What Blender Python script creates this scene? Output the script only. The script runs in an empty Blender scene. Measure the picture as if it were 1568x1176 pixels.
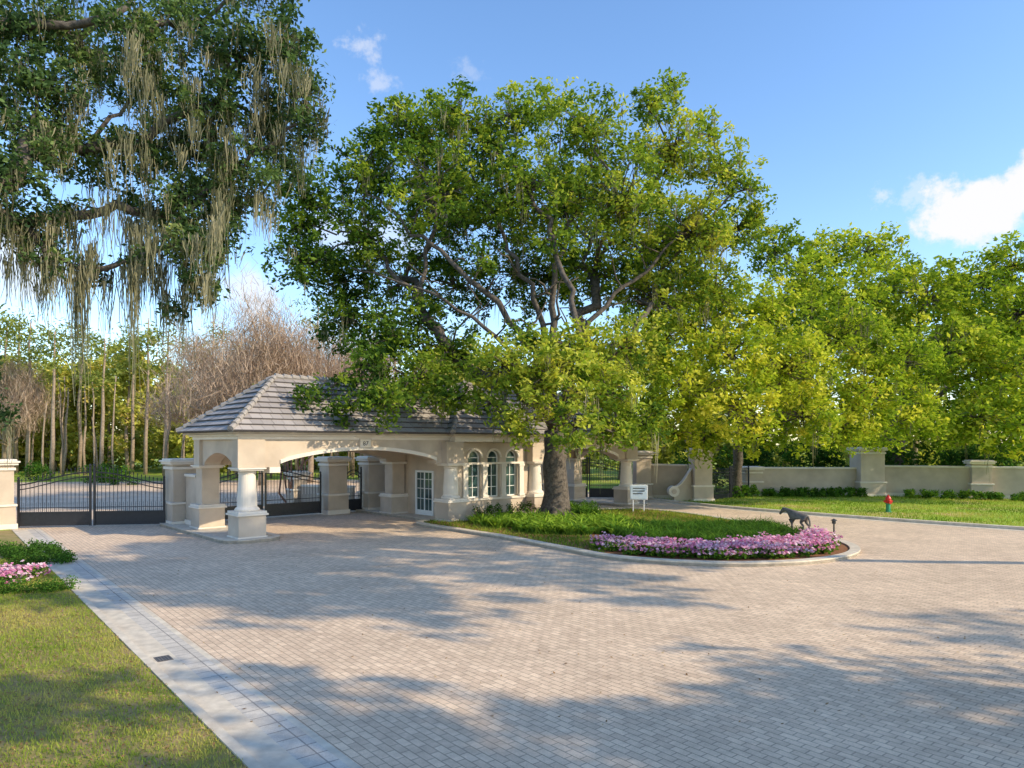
import bpy, math, numpy as np
from mathutils import Vector, Matrix
rng=np.random.default_rng(7)
F=1087.0; H=3.6
def W(u,v,D): return np.array([(u-784)/F*D, D, H-(v-680)/F*D])
def G(u,v):
    D=H*F/(v-680.0); return np.array([(u-784)/F*D, D, 0.0])
scene=bpy.context.scene
scene.view_settings.view_transform='Standard'; scene.view_settings.look='None'; scene.view_settings.exposure=0
# ---------------------------------------------------------------- camera
cd=bpy.data.cameras.new('camera'); cam=bpy.data.objects.new('camera',cd); scene.collection.objects.link(cam)
cam.location=(0,0,H); cam.rotation_euler=(math.radians(90),0,0)
cd.sensor_fit='HORIZONTAL'; cd.sensor_width=36; cd.lens=F/1568*36; cd.shift_y=92/1568; cd.clip_end=3000; cd.clip_start=.1
scene.camera=cam
# ---------------------------------------------------------------- sun + sky
EL=math.radians(31); az=np.array([0.93,-0.37]); az/=np.linalg.norm(az)
ts=Vector((az[0]*math.cos(EL),az[1]*math.cos(EL),math.sin(EL)))
sd=bpy.data.lights.new('sun','SUN'); sd.energy=5.0; sd.angle=math.radians(.6); sd.color=(1,.85,.60)
so=bpy.data.objects.new('sun',sd); scene.collection.objects.link(so); so.rotation_euler=ts.to_track_quat('Z','Y').to_euler()
w=bpy.data.worlds.new('World'); scene.world=w; w.use_nodes=True
nt=w.node_tree; nt.nodes.clear(); N=nt.nodes.new; L=nt.links.new
out=N('ShaderNodeOutputWorld'); bg=N('ShaderNodeBackground'); bg.inputs[1].default_value=.15
sky=N('ShaderNodeTexSky'); sky.sky_type='NISHITA'; sky.sun_disc=False; sky.sun_elevation=EL; sky.sun_rotation=math.atan2(az[0],az[1])
sky.air_density=1.0; sky.dust_density=.4; sky.ozone_density=1.6
tc=N('ShaderNodeTexCoord')
def mth(op,a,b=None,c=None):
    n=N('ShaderNodeMath'); n.operation=op
    for i,x in enumerate((a,b,c)):
        if x is None: continue
        if isinstance(x,(int,float)): n.inputs[i].default_value=x
        else: L(x,n.inputs[i])
    return n.outputs[0]
nz=N('ShaderNodeTexNoise'); nz.inputs['Scale'].default_value=13; nz.inputs['Detail'].default_value=6; nz.inputs['Roughness'].default_value=.6
L(tc.outputs['Generated'],nz.inputs['Vector'])
nz2=N('ShaderNodeTexNoise'); nz2.inputs['Scale'].default_value=38; nz2.inputs['Detail'].default_value=4; nz2.inputs['Roughness'].default_value=.65
L(tc.outputs['Generated'],nz2.inputs['Vector'])
clouds=[(1500,315,115,46,1.0,.8,1.1,.7,0),(1600,290,90,48,1.0,.8,1.1,.7,0),(550,68,30,18,.45,1.2,1.4,.0,1),(583,131,20,14,.4,1.2,1.4,.0,1),(25,400,80,42,.7,1,1.3,.3,0),(390,452,46,34,.75,1,1.3,.3,0),(530,360,75,36,.45,1.2,1.3,.2,0),(1352,299,14,11,.5,1.2,1.3,.2,1),(1400,296,36,16,.4,1.5,1.4,.1,1),(720,112,22,18,.2,1.4,1.4,.0,1)]
mask=None
for (u,v,rx,ry,op,am,e0,e1,wh) in clouds:
    d=np.array([(u-784)/F,1,-(v-680)/F]); l=np.linalg.norm(d); d/=l
    r=np.array([d[1],-d[0],0]); r/=np.linalg.norm(r); t=np.cross(r,d)
    def dot(vec,s):
        n=N('ShaderNodeVectorMath'); n.operation='DOT_PRODUCT'; L(tc.outputs['Generated'],n.inputs[0]); n.inputs[1].default_value=tuple(vec*s); return n.outputs['Value']
    k=F*l
    a=dot(r,k/rx); b=dot(t,k/ry); c=dot(d,1.0)
    e=mth('SQRT',mth('ADD',mth('MULTIPLY',a,a),mth('MULTIPLY',b,b)))
    e=mth('ADD',e,mth('MULTIPLY',mth('SUBTRACT',(nz2 if wh else nz).outputs[0],.5),am*4.0))
    mr=N('ShaderNodeMapRange'); mr.interpolation_type='SMOOTHSTEP'; L(e,mr.inputs[0]); mr.inputs[1].default_value=e0; mr.inputs[2].default_value=e1; mr.inputs[3].default_value=0; mr.inputs[4].default_value=op
    m=mth('MULTIPLY',mr.outputs[0],mth('GREATER_THAN',c,0.0))
    mask=m if mask is None else mth('MAXIMUM',mask,m)
mx=N('ShaderNodeMix'); mx.data_type='RGBA'; L(mask,mx.inputs[0])
hs=N('ShaderNodeHueSaturation'); hs.inputs['Hue'].default_value=.503; hs.inputs['Saturation'].default_value=1.15; hs.inputs['Value'].default_value=2.0; L(sky.outputs[0],hs.inputs['Color'])
L(hs.outputs[0],mx.inputs[6]); mx.inputs[7].default_value=(6.6,6.6,6.8,1)
L(mx.outputs[2],bg.inputs[0]); L(bg.outputs[0],out.inputs[0])
# ---------------------------------------------------------------- materials
def newmat(name):
    m=bpy.data.materials.new(name); m.use_nodes=True; m.node_tree.nodes.clear(); return m
def noisy(name,c1,c2,scale=3,rough=.8,detail=5,bump=0,c3=None,spec=.3,metal=0,scale2=None,bscale=40,stain=0):
    m=newmat(name); t=m.node_tree; n=t.nodes.new; l=t.links.new
    o=n('ShaderNodeOutputMaterial'); p=n('ShaderNodeBsdfPrincipled'); l(p.outputs[0],o.inputs[0])
    g=n('ShaderNodeNewGeometry'); x=n('ShaderNodeTexNoise'); x.inputs['Scale'].default_value=scale; x.inputs['Detail'].default_value=detail; x.inputs['Roughness'].default_value=.65
    l(g.outputs['Position'],x.inputs['Vector'])
    r=n('ShaderNodeValToRGB'); r.color_ramp.elements[0].position=.35; r.color_ramp.elements[1].position=.65
    r.color_ramp.elements[0].color=(*c1,1); r.color_ramp.elements[1].color=(*c2,1)
    if c3: e=r.color_ramp.elements.new(.5); e.color=(*c3,1)
    l(x.outputs[0],r.inputs[0]); col=r.outputs[0]
    if scale2:
        y=n('ShaderNodeTexNoise'); y.inputs['Scale'].default_value=scale2; y.inputs['Detail'].default_value=3; l(g.outputs['Position'],y.inputs['Vector'])
        mm=n('ShaderNodeMapRange'); l(y.outputs[0],mm.inputs[0]); mm.inputs[1].default_value=.3; mm.inputs[2].default_value=.7; mm.inputs[3].default_value=.82; mm.inputs[4].default_value=1.12
        mu=n('ShaderNodeVectorMath'); mu.operation='SCALE'; l(col,mu.inputs[0]); l(mm.outputs[0],mu.inputs['Scale']); col=mu.outputs[0]
    l(col,p.inputs['Base Color']); p.inputs['Roughness'].default_value=rough; p.inputs['Metallic'].default_value=metal
    p.inputs['Specular IOR Level'].default_value=spec
    if bump:
        y=n('ShaderNodeTexNoise'); y.inputs['Scale'].default_value=bscale; y.inputs['Detail'].default_value=2; l(g.outputs['Position'],y.inputs['Vector'])
        b=n('ShaderNodeBump'); b.inputs['Strength'].default_value=bump; b.inputs['Distance'].default_value=.02; l(y.outputs[0],b.inputs['Height']); l(b.outputs[0],p.inputs['Normal'])
    return m
def tintmat(name,cols,transl=.35,rough=.55,tcol=None,gloss=0):
    m=newmat(name); t=m.node_tree; n=t.nodes.new; l=t.links.new
    o=n('ShaderNodeOutputMaterial'); a=n('ShaderNodeAttribute'); a.attribute_name='tint'
    r=n('ShaderNodeValToRGB'); el=r.color_ramp.elements
    el[0].position=0; el[0].color=(*cols[0],1); el[1].position=1; el[1].color=(*cols[-1],1)
    for i,c in enumerate(cols[1:-1]): e=el.new((i+1)/(len(cols)-1)); e.color=(*c,1)
    l(a.outputs['Fac'],r.inputs[0])
    d=n('ShaderNodeBsdfDiffuse'); l(r.outputs[0],d.inputs[0]); sh=d.outputs[0]
    if transl>0:
        tr=n('ShaderNodeBsdfTranslucent'); sc=n('ShaderNodeVectorMath'); sc.operation='MULTIPLY'; l(r.outputs[0],sc.inputs[0]); sc.inputs[1].default_value=tcol or (1.3,1.35,.7); l(sc.outputs[0],tr.inputs[0])
        mm=n('ShaderNodeMixShader'); mm.inputs[0].default_value=transl; l(sh,mm.inputs[1]); l(tr.outputs[0],mm.inputs[2]); sh=mm.outputs[0]
    if gloss>0:
        gl=n('ShaderNodeBsdfGlossy'); gl.inputs['Roughness'].default_value=rough; m2=n('ShaderNodeMixShader'); m2.inputs[0].default_value=gloss; l(sh,m2.inputs[1]); l(gl.outputs[0],m2.inputs[2]); sh=m2.outputs[0]
    l(sh,o.inputs[0]); return m
def pavermat(name,ang,c1,c2,mort,bw,rh,ms=.008,offset=.5):
    m=newmat(name); t=m.node_tree; n=t.nodes.new; l=t.links.new
    o=n('ShaderNodeOutputMaterial'); p=n('ShaderNodeBsdfPrincipled'); l(p.outputs[0],o.inputs[0])
    g=n('ShaderNodeNewGeometry'); mp=n('ShaderNodeMapping'); mp.inputs['Rotation'].default_value=(0,0,ang); l(g.outputs['Position'],mp.inputs[0])
    b=n('ShaderNodeTexBrick'); b.offset=offset; b.inputs['Scale'].default_value=1; b.inputs['Brick Width'].default_value=bw; b.inputs['Row Height'].default_value=rh; b.inputs['Mortar Size'].default_value=ms; b.inputs['Mortar Smooth'].default_value=.3
    b.inputs['Color1'].default_value=(*c1,1); b.inputs['Color2'].default_value=(*c2,1); b.inputs['Mortar'].default_value=(*mort,1); b.inputs['Bias'].default_value=0
    l(mp.outputs[0],b.inputs['Vector'])
    def mod(sc,lo,hi,det=4,rg=.6):
        y=n('ShaderNodeTexNoise'); y.inputs['Scale'].default_value=sc; y.inputs['Detail'].default_value=det; y.inputs['Roughness'].default_value=rg; l(g.outputs['Position'],y.inputs['Vector'])
        mm=n('ShaderNodeMapRange'); l(y.outputs[0],mm.inputs[0]); mm.inputs[1].default_value=.3; mm.inputs[2].default_value=.7; mm.inputs[3].default_value=lo; mm.inputs[4].default_value=hi; return mm.outputs[0]
    col=b.outputs['Color']
    for f in (mod(.35,.84,1.10),mod(5,.84,1.1),mod(70,.88,1.08,1)):
        mu=n('ShaderNodeVectorMath'); mu.operation='SCALE'; l(col,mu.inputs[0]); l(f,mu.inputs['Scale']); col=mu.outputs[0]
    l(col,p.inputs['Base Color']); p.inputs['Roughness'].default_value=.8; p.inputs['Specular IOR Level'].default_value=.25
    bu=n('ShaderNodeBump'); bu.inputs['Strength'].default_value=.5; bu.inputs['Distance'].default_value=.01; bu.invert=True; l(b.outputs['Fac'],bu.inputs['Height']); l(bu.outputs[0],p.inputs['Normal'])
    return m
RA=math.atan2(.771,-.636)
M_pav=pavermat('brick_pavers',-RA,(.82,.625,.445),(.67,.50,.355),(.40,.30,.22),.24,.125)
M_band=pavermat('border_pavers',-RA,(.64,.58,.50),(.54,.49,.43),(.32,.29,.26),.3,.35,.012,0)
M_conc=noisy('concrete',(.60,.51,.40),(.68,.60,.48),1.2,.85,bump=.15,scale2=5)
M_stuc=noisy('beige_stucco',(.53,.43,.34),(.59,.49,.39),1.2,.85,bump=.25,bscale=60,scale2=.8)
M_trim=noisy('cream_trim',(.72,.64,.55),(.80,.72,.63),1.5,.75,bump=.1,bscale=60)
M_white=noisy('white_frame',(.76,.76,.74),(.8,.8,.78),3,.5)
M_iron=noisy('black_iron',(.012,.013,.018),(.02,.022,.03),8,.4,spec=.5)
M_bronze=noisy('bronze',(.12,.10,.085),(.22,.19,.16),9,.6,metal=.1)
M_glass=noisy('window_glass',(.02,.05,.055),(.05,.10,.10),1.2,.06,spec=.8)
M_dark=noisy('slate_plate',(.05,.05,.05),(.07,.07,.07),5,.5)
M_red=noisy('red_paint',(.55,.02,.01),(.65,.03,.015),6,.35,spec=.5)
M_green=noisy('green_paint',(.02,.22,.12),(.03,.3,.16),6,.35,spec=.5)
M_grass=noisy('grass',(.28,.36,.04),(.44,.37,.12),.5,.9,detail=5,c3=(.26,.37,.035),scale2=9)
M_verge=noisy('verge_grass',(.32,.46,.03),(.58,.41,.17),.35,.9,detail=6,c3=(.30,.44,.035),scale2=7)
M_lawn=noisy('lawn_soil_grass',(.20,.21,.04),(.40,.27,.13),1.3,.95,detail=6,scale2=12)
M_mulch=noisy('mulch',(.20,.085,.04),(.34,.16,.07),14,.95,bump=.8,bscale=50)
M_bark=noisy('oak_bark',(.06,.05,.042),(.16,.135,.115),7,.95,bump=1,bscale=14)
M_barkl=noisy('pale_bark',(.24,.18,.13),(.40,.31,.24),5,.95)
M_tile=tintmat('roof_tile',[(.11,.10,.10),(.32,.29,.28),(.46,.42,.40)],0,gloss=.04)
M_tedge=noisy('tile_cap',(.28,.26,.25),(.38,.35,.33),4,.8)
M_sign=noisy('sign_face',(.50,.62,.72),(.6,.7,.78),3,.4)
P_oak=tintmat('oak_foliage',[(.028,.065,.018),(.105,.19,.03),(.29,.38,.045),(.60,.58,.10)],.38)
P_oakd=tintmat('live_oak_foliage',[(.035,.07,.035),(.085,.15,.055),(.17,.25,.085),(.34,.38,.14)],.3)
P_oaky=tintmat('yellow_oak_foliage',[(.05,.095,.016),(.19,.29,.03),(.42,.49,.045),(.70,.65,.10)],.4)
P_forest=tintmat('forest_foliage',[(.08,.11,.03),(.26,.30,.07),(.52,.52,.10),(.68,.51,.19)],.3)
P_bare=tintmat('bare_twigs',[(.26,.18,.13),(.46,.34,.25),(.66,.51,.38)],.15,tcol=(1,1,1))
P_moss=tintmat('spanish_moss',[(.11,.115,.065),(.23,.225,.135),(.37,.34,.225)],.3,tcol=(1.1,1.1,.9))
P_shrub=tintmat('shrub_foliage',[(.035,.08,.02),(.10,.22,.03),(.30,.43,.05)],.3)
P_blade=tintmat('grass_blades',[(.10,.18,.02),(.28,.36,.05),(.48,.44,.12),(.52,.38,.18)],.3)
P_dead=tintmat('fallen_leaf',[(.14,.07,.03),(.32,.18,.08),(.45,.32,.16)],.1)
P_pink=tintmat('pink_petals',[(.70,.20,.42),(.84,.42,.58),(.88,.68,.74)],.25,tcol=(1,1,1))
# ---------------------------------------------------------------- mesh helpers
class Acc:
    def __init__(s): s.v=[]; s.f=[]; s.m=[]
    def add(s,vs,fs,mat=0):
        o=len(s.v); s.v.extend([tuple(map(float,p)) for p in vs]); s.f.extend([tuple(i+o for i in f) for f in fs]); s.m.extend([mat]*len(fs))
    def box(s,x0,x1,y0,y1,z0,z1,mat=0,c=None,rz=0):
        vs=[(x,y,z) for z in (z0,z1) for (x,y) in ((x0,y0),(x1,y0),(x1,y1),(x0,y1))]
        if c is not None:
            ca,sa=math.cos(rz),math.sin(rz); vs=[(c[0]+x*ca-y*sa,c[1]+x*sa+y*ca,(c[2] if len(c)>2 else 0)+z) for x,y,z in vs]
        s.add(vs,[(3,2,1,0),(4,5,6,7),(0,1,5,4),(1,2,6,5),(2,3,7,6),(3,0,4,7)],mat)
    def prism(s,poly,y0,y1,mat=0,axis='x'):
        n=len(poly)
        if axis=='x': vs=[(h,y0,z) for h,z in poly]+[(h,y1,z) for h,z in poly]
        else: vs=[(y0,h,z) for h,z in poly]+[(y1,h,z) for h,z in poly]
        fs=[tuple(range(n)),tuple(range(2*n-1,n-1,-1))]+[(i,i+n,(i+1)%n+n,(i+1)%n) for i in range(n)]
        if axis!='x': fs=[tuple(reversed(f)) for f in fs]
        s.add(vs,fs,mat)
    def flat(s,pts,z,mat=0): s.add([(p[0],p[1],z) for p in pts],[tuple(range(len(pts)))],mat)
    def solid(s,pts,z0,z1,mat=0,matside=None):
        n=len(pts); s.add([(p[0],p[1],z1) for p in pts],[tuple(range(n))],mat)
        s.add([(p[0],p[1],z0) for p in pts]+[(p[0],p[1],z1) for p in pts],[(i,(i+1)%n,(i+1)%n+n,i+n) for i in range(n)],mat if matside is None else matside)
    def ribbon(s,pts,a,b,z0,z1,mat=0,closed=False):
        P=np.array([p[:2] for p in pts],float); n=len(P)
        if closed: T=np.roll(P,-1,0)-np.roll(P,1,0)
        else:
            T=np.gradient(P,axis=0)
        T/=np.linalg.norm(T,axis=1)[:,None]; Nn=np.stack([T[:,1],-T[:,0]],1)
        A=P+Nn*a; B=P+Nn*b
        vs=[(*A[i],z0) for i in range(n)]+[(*A[i],z1) for i in range(n)]+[(*B[i],z1) for i in range(n)]+[(*B[i],z0) for i in range(n)]
        fs=[]
        for i in range(n if closed else n-1):
            j=(i+1)%n
            for k in range(3): fs.append((k*n+i,k*n+j,(k+1)*n+j,(k+1)*n+i))
        s.add(vs,fs,mat)
    def tube(s,pts,rad,sides=7,mat=0,cap=True):
        P=[Vector(p) for p in pts]; n=len(P); vs=[]; ref=Vector((.13,.97,.2))
        for i in range(n):
            t=(P[min(i+1,n-1)]-P[max(i-1,0)]).normalized()
            a=t.cross(ref); 
            if a.length<.1: a=t.cross(Vector((1,0,0)))
            a.normalize(); b=t.cross(a)
            for k in range(sides):
                an=2*math.pi*k/sides; vs.append(P[i]+(a*math.cos(an)+b*math.sin(an))*rad[i])
        fs=[(i*sides+k,i*sides+(k+1)%sides,(i+1)*sides+(k+1)%sides,(i+1)*sides+k) for i in range(n-1) for k in range(sides)]
        if cap: fs+= [tuple(range(sides-1,-1,-1)),tuple((n-1)*sides+k for k in range(sides))]
        s.add(vs,fs,mat)
    def lathe(s,c,prof,sides=20,mat=0):
        vs=[]; 
        for r,z in prof:
            for k in range(sides):
                an=2*math.pi*k/sides; vs.append((c[0]+r*math.cos(an),c[1]+r*math.sin(an),c[2]+z))
        n=len(prof)
        fs=[(i*sides+k,i*sides+(k+1)%sides,(i+1)*sides+(k+1)%sides,(i+1)*sides+k) for i in range(n-1) for k in range(sides)]
        fs+=[tuple(range(sides-1,-1,-1)),tuple((n-1)*sides+k for k in range(sides))]
        s.add(vs,fs,mat)
    def obj(s,name,mats,parent=None,bevel=0,smooth=False):
        me=bpy.data.meshes.new(name); me.from_pydata(s.v,[],s.f)
        for m in mats: me.materials.append(m)
        me.polygons.foreach_set('material_index',s.m)
        if smooth: me.polygons.foreach_set('use_smooth',[True]*len(s.f))
        me.update(); o=bpy.data.objects.new(name,me); scene.collection.objects.link(o)
        if parent: o.parent=parent
        if bevel:
            b=o.modifiers.new('b','BEVEL'); b.width=bevel; b.segments=2; b.limit_method='ANGLE'; b.angle_limit=math.radians(50)
        return o
def empty(name,loc=(0,0,0),rz=0):
    o=bpy.data.objects.new(name,None); o.location=loc; o.rotation_euler=(0,0,rz); scene.collection.objects.link(o); return o
NF=[]
def quadmesh(name,V4,tint,mat,parent=None):
    n=len(V4); me=bpy.data.meshes.new(name); NF.append((n,name,parent.name if parent else ''))
    me.vertices.add(4*n); me.vertices.foreach_set('co',V4.reshape(-1).astype(np.float32))
    me.loops.add(4*n); me.loops.foreach_set('vertex_index',np.arange(4*n,dtype=np.int32))
    me.polygons.add(n); me.polygons.foreach_set('loop_start',np.arange(0,4*n,4,dtype=np.int32)); 
    try: me.polygons.foreach_set('loop_total',np.full(n,4,dtype=np.int32))
    except Exception: pass
    at=me.attributes.new('tint','FLOAT','FACE'); at.data.foreach_set('value',np.clip(tint,0,1).astype(np.float32))
    me.materials.append(mat); me.update(calc_edges=True)
    o=bpy.data.objects.new(name,me); scene.collection.objects.link(o)
    if parent: o.parent=parent
    return o
def unit(n):
    v=rng.normal(size=(n,3)); return v/np.linalg.norm(v,axis=1)[:,None]
def leafq(C,size,aspect=.5,up=.3):
    n=len(C); nr=unit(n); nr[:,2]=np.abs(nr[:,2])+up; nr/=np.linalg.norm(nr,axis=1)[:,None]
    U=np.cross(nr,unit(n)); U/=np.linalg.norm(U,axis=1)[:,None]+1e-9; V=np.cross(nr,U)
    s=(size*rng.uniform(.65,1.3,n))[:,None]
    U=U*s; V=V*s*aspect
    return np.stack([C-U,C+V-U*.1,C+U,C-V-U*.1],1)
def bladeq(B,dirv,h,wd):
    n=len(B); a=rng.uniform(0,2*math.pi,n); wv=np.stack([np.cos(a),np.sin(a),0*a],1)*wd[:,None]
    T=B+dirv*h[:,None]; return np.stack([B-wv,B+wv,T+wv*.25,T-wv*.25],1)
def moss_quads(P,Ln,nr=10,wd=.012,spread=.1,K=4):
    n=len(P)*nr; ln=np.repeat(Ln,nr)*rng.uniform(.2,1.0,n)**1.2
    p=np.repeat(P,nr,0)+rng.normal(size=(n,3))*np.array([spread,spread,spread*.8])
    a=rng.uniform(0,2*math.pi,n); wv=np.stack([np.cos(a),np.sin(a),0*a],1)
    cen=np.repeat(P,nr,0)
    rows=[]; off=np.zeros((n,2))
    for k in range(K+1):
        t=k/K; q=p.copy(); 
        q[:,:2]=p[:,:2]*(1-.55*t)+cen[:,:2]*(.55*t)+off; off=off+rng.normal(size=(n,2))*.05*np.minimum(ln,.9)[:,None]/K*2.6
        q[:,2]=p[:,2]-ln*t; rows.append((q,wd*(.6 if k==0 else 1-.7*t)*rng.uniform(.7,1.3)))
    out=[]
    for k in range(K):
        (q0,w0),(q1,w1)=rows[k],rows[k+1]
        out.append(np.stack([q0-wv*w0,q0+wv*w0,q1+wv*w1,q1-wv*w1],1))
    tint=np.tile(np.repeat(rng.uniform(.1,.9,len(P)),nr)+rng.normal(size=n)*.15,K)
    return np.concatenate(out),tint
def lobe_points(c,r,n,flat=.88,power=.45):
    d=unit(n); rr=r*rng.uniform(0,1,n)**power; p=d*rr[:,None]; p[:,2]*=flat; return np.array(c)+p
def wiggle(a,b,n,amp):
    a=np.array(a,float); b=np.array(b,float); l=np.linalg.norm(b-a); t=np.linspace(0,1,n)[:,None]; p=a+(b-a)*t
    o=rng.normal(size=(n,3))*amp*l; o[0]=0; o[-1]=0; sag=np.sin(t[:,0]*math.pi)*l*.07; p=p+o; p[:,2]+=sag; return p
def tree(name,base,top,r0,lobes,pal,cl_r=.7,npc=70,size=.12,dens=1.0,bark=M_bark,moss=None,tb=0,twig=.6,rmin=.05,wig=.045,limbs=()):
    """lobes: (center,r,tint,density)"""
    root=empty(name); A=Acc(); base=np.array(base,float); top=np.array(top,float)
    n=8; pts=wiggle(base-np.array([0,0,.15]),top,n,.012); rad=[r0*(1.55 if i==0 else 1.18 if i==1 else 1.0-.02*i) for i in range(n)]
    A.tube(pts,rad,14)
    for k in range(7):
        an=2*math.pi*k/7+rng.uniform(-.3,.3); d=np.array([math.cos(an),math.sin(an),0])
        A.tube([base+d*r0*.55+np.array([0,0,.9]),base+d*r0*1.05+np.array([0,0,.35]),base+d*r0*2.0+np.array([0,0,-.05])],[r0*.28,r0*.33,r0*.14],7)
    for (lp,ra,rb) in limbs:
        P=[np.array(p,float) for p in lp]; S=[]
        for i in range(len(P)-1):
            p0=P[max(i-1,0)];p1=P[i];p2=P[i+1];p3=P[min(i+2,len(P)-1)]
            for k in range(5):
                t=k/5; S.append(.5*((2*p1)+(-p0+p2)*t+(2*p0-5*p1+4*p2-p3)*t*t+(-p0+3*p1-3*p2+p3)*t**3)+rng.normal(size=3)*.10*(len(S)>0))
        S.append(P[-1]); rr=ra+(rb-ra)*np.linspace(0,1,len(S))**.6; A.tube(S,rr,9)
        for k in range(5,len(S),2):
            e=S[k]+unit(1)[0]*np.array([2.2,1.6,1.3])+np.array([0,0,.8]); A.tube(wiggle(S[k],e,5,.06),np.linspace(rr[k]*.5,.025,5),5)
    nodes=[dict(p=top,par=None,d=0,w=0)]
    order=sorted(lobes,key=lambda l:np.linalg.norm(np.array(l[0])-top))
    for l in order:
        c=np.array(l[0],float); best=None
        for i,nd in enumerate(nodes):
            cost=np.linalg.norm(c-nd['p'])+.55*nd['d']
            if c[2]<nd['p'][2]-3: cost+=2
            if best is None or cost<best[0]: best=(cost,i)
        nodes.append(dict(p=c,par=best[1],d=nodes[best[1]]['d']+np.linalg.norm(c-nodes[best[1]]['p']),w=l[1]**2))
    tw=[nd['w'] for nd in nodes]
    for i in range(len(nodes)-1,0,-1): tw[nodes[i]['par']]+=tw[i]
    tot=tw[0]
    for i in range(1,len(nodes)):
        nd=nodes[i]; p=nodes[nd['par']]; r1=max(rmin,r0*.85*(tw[i]/tot)**.55); r2=max(rmin*.7,r0*.8*(max(tw[i]-nd['w'],nd['w']*.25)/tot)**.55)
        A.tube(wiggle(p['p'],nd['p'],7,wig),np.linspace(r1,min(r1,r2),7),8)
    Q=[];T=[];mp=[]
    for (c,r,ti,de) in lobes:
        nc=max(4,int(dens*de*9*(r/cl_r)**2*.62)); cc=lobe_points(c,r,nc)
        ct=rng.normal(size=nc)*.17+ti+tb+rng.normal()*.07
        for k in range(nc):
            if rng.uniform()<twig: 
                A.tube(wiggle(np.array(c),cc[k],4,.07),[rmin*.7,rmin*.5,rmin*.35,rmin*.15],4)
        m=npc; off=unit(nc*m)*(rng.uniform(0,1,nc*m)**.5)[:,None]*(np.repeat(rng.uniform(.5,1.3,nc),m)*cl_r)[:,None]; off[:,2]*=.8
        C=np.repeat(cc,m,0)+off
        Q.append(leafq(C,size)); T.append(np.repeat(ct,m)+rng.normal(size=nc*m)*.11+off[:,2]/cl_r*.10)  # upper leaves of each clump tinted lighter: sun from above in the colour
        mp.append(cc)
    A.obj('trunk_and_limbs',[bark],root,smooth=True)
    quadmesh('foliage',np.concatenate(Q),np.concatenate(T),pal,root)
    if moss:
        P=np.concatenate(mp); k=rng.uniform(size=len(P))<moss[0]; P=P[k]; P[:,2]-=cl_r*.25
        ln=rng.gamma(2.2,moss[1]/2.2,len(P)); ex=moss[3] if len(moss)>3 else None
        if ex is not None: P=np.concatenate([P,ex[0]]); ln=np.concatenate([ln,ex[1]])
        q,t=moss_quads(P,ln,moss[2],moss[4] if len(moss)>4 else .012,spread=cl_r*(moss[5] if len(moss)>5 else .17)); quadmesh('spanish_moss',q,t,P_moss,root)
    return root
# ---------------------------------------------------------------- ground & road
A=Acc(); A.flat([(-1500,-300),(1500,-300),(1500,2500),(-1500,2500)],0); A.obj('ground',[M_grass])
d=np.array([-.636,.771]); nR=np.array([.771,.636]); L0=np.array([-2.97,7.89])
def LP(t,s=0): return L0+d*t+nR*s
farc=[(60,10),(42,15.5),(30,22.5),(21.4,29.6),(16.5,34.5),(12.6,39),(10.4,42.5),(9.2,45),(5,52),(-6,62),(-20,72)]
def smooth(pts,n=8,closed=False):
    P=[np.array(p[:2],float) for p in pts]; m=len(P); o=[]
    for i in range(m if closed else m-1):
        p0=P[(i-1)%m] if closed or i>0 else P[0]; p1=P[i]; p2=P[(i+1)%m]; p3=P[(i+2)%m] if closed or i+2<m else P[-1]
        for k in range(n):
            t=k/n; o.append(.5*((2*p1)+(-p0+p2)*t+(2*p0-5*p1+4*p2-p3)*t*t+(-p0+3*p1-3*p2+p3)*t**3))
    if not closed: o.append(P[-1])
    return o
fs=smooth(farc)
A=Acc(); A.flat([LP(-40,0),(60,-25)]+[tuple(p) for p in fs]+[LP(75,0)],.004); A.obj('paved_road',[M_pav])
A=Acc()
edge=[LP(t) for t in np.linspace(-40,28.2,60)]
A.ribbon(edge,.13,.52,.0,.010,0); A.ribbon(edge,0,.13,.0,.05,0)
A.ribbon(edge,.52,.90,.0,.009,1)
A.ribbon(edge,.90,1.0,.0,.007,0)
A.obj('kerb_and_gutter',[M_conc,M_band])
q=LP(4.9,.33); A=Acc(); A.box(-.16,.16,-.12,.12,.009,.016,0,c=(q[0],q[1]),rz=RA)
for k in range(5): A.box(-.13,.13,-.1+k*.045,-.08+k*.045,.0162,.019,1,c=(q[0],q[1]),rz=RA)
A.obj('drain_cover',[M_bronze,M_dark])
A=Acc(); A.ribbon(fs,-.0,.32,0,.13,0); A.ribbon(fs,-.45,0,0,.009,0); A.obj('kerb',[M_conc],bevel=.02)
A=Acc(); A.flat([LP(-40,-.001),LP(28,-.001),LP(28,-60),LP(-40,-60)],.03); A.obj('lawn',[M_lawn])
A=Acc(); A.flat([tuple(p+np.array([.25,.25])) for p in smooth(farc[:8])]+[(12,52),(20,54),(70,46)],.06); A.obj('verge_lawn',[M_verge])
n=170000; t=rng.uniform(-1.5,19,n); s=-rng.uniform(0,1,n)**1.0*9-.01
B=L0+d*t[:,None]+nR*s[:,None]; u=784+F*B[:,0]/np.maximum(B[:,1],.1); k=(u>-120)&(B[:,1]>6.5); B=B[k]; n=len(B)
B3=np.column_stack([B,np.full(n,.03)]); dr=unit(n)*.55; dr[:,2]=1
pn=np.sin(B[:,0]*1.7)+np.sin(B[:,1]*2.1+B[:,0])+rng.normal(size=n)*.9
quad=bladeq(B3,dr,rng.uniform(.02,.06,n),rng.uniform(.004,.008,n)); quadmesh('grass_blades',quad,.46+pn*.13,P_blade)
n=45000; yy=rng.uniform(28,50,n); xx=rng.uniform(9,34,n)
def right_of_kerb(x,y): return x>np.interp(y,[10,15.5,22.5,29.6,34.5,39,42.5,45,52],[60,42,30,21.4,16.5,12.6,10.4,9.2,5])+.5
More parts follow.
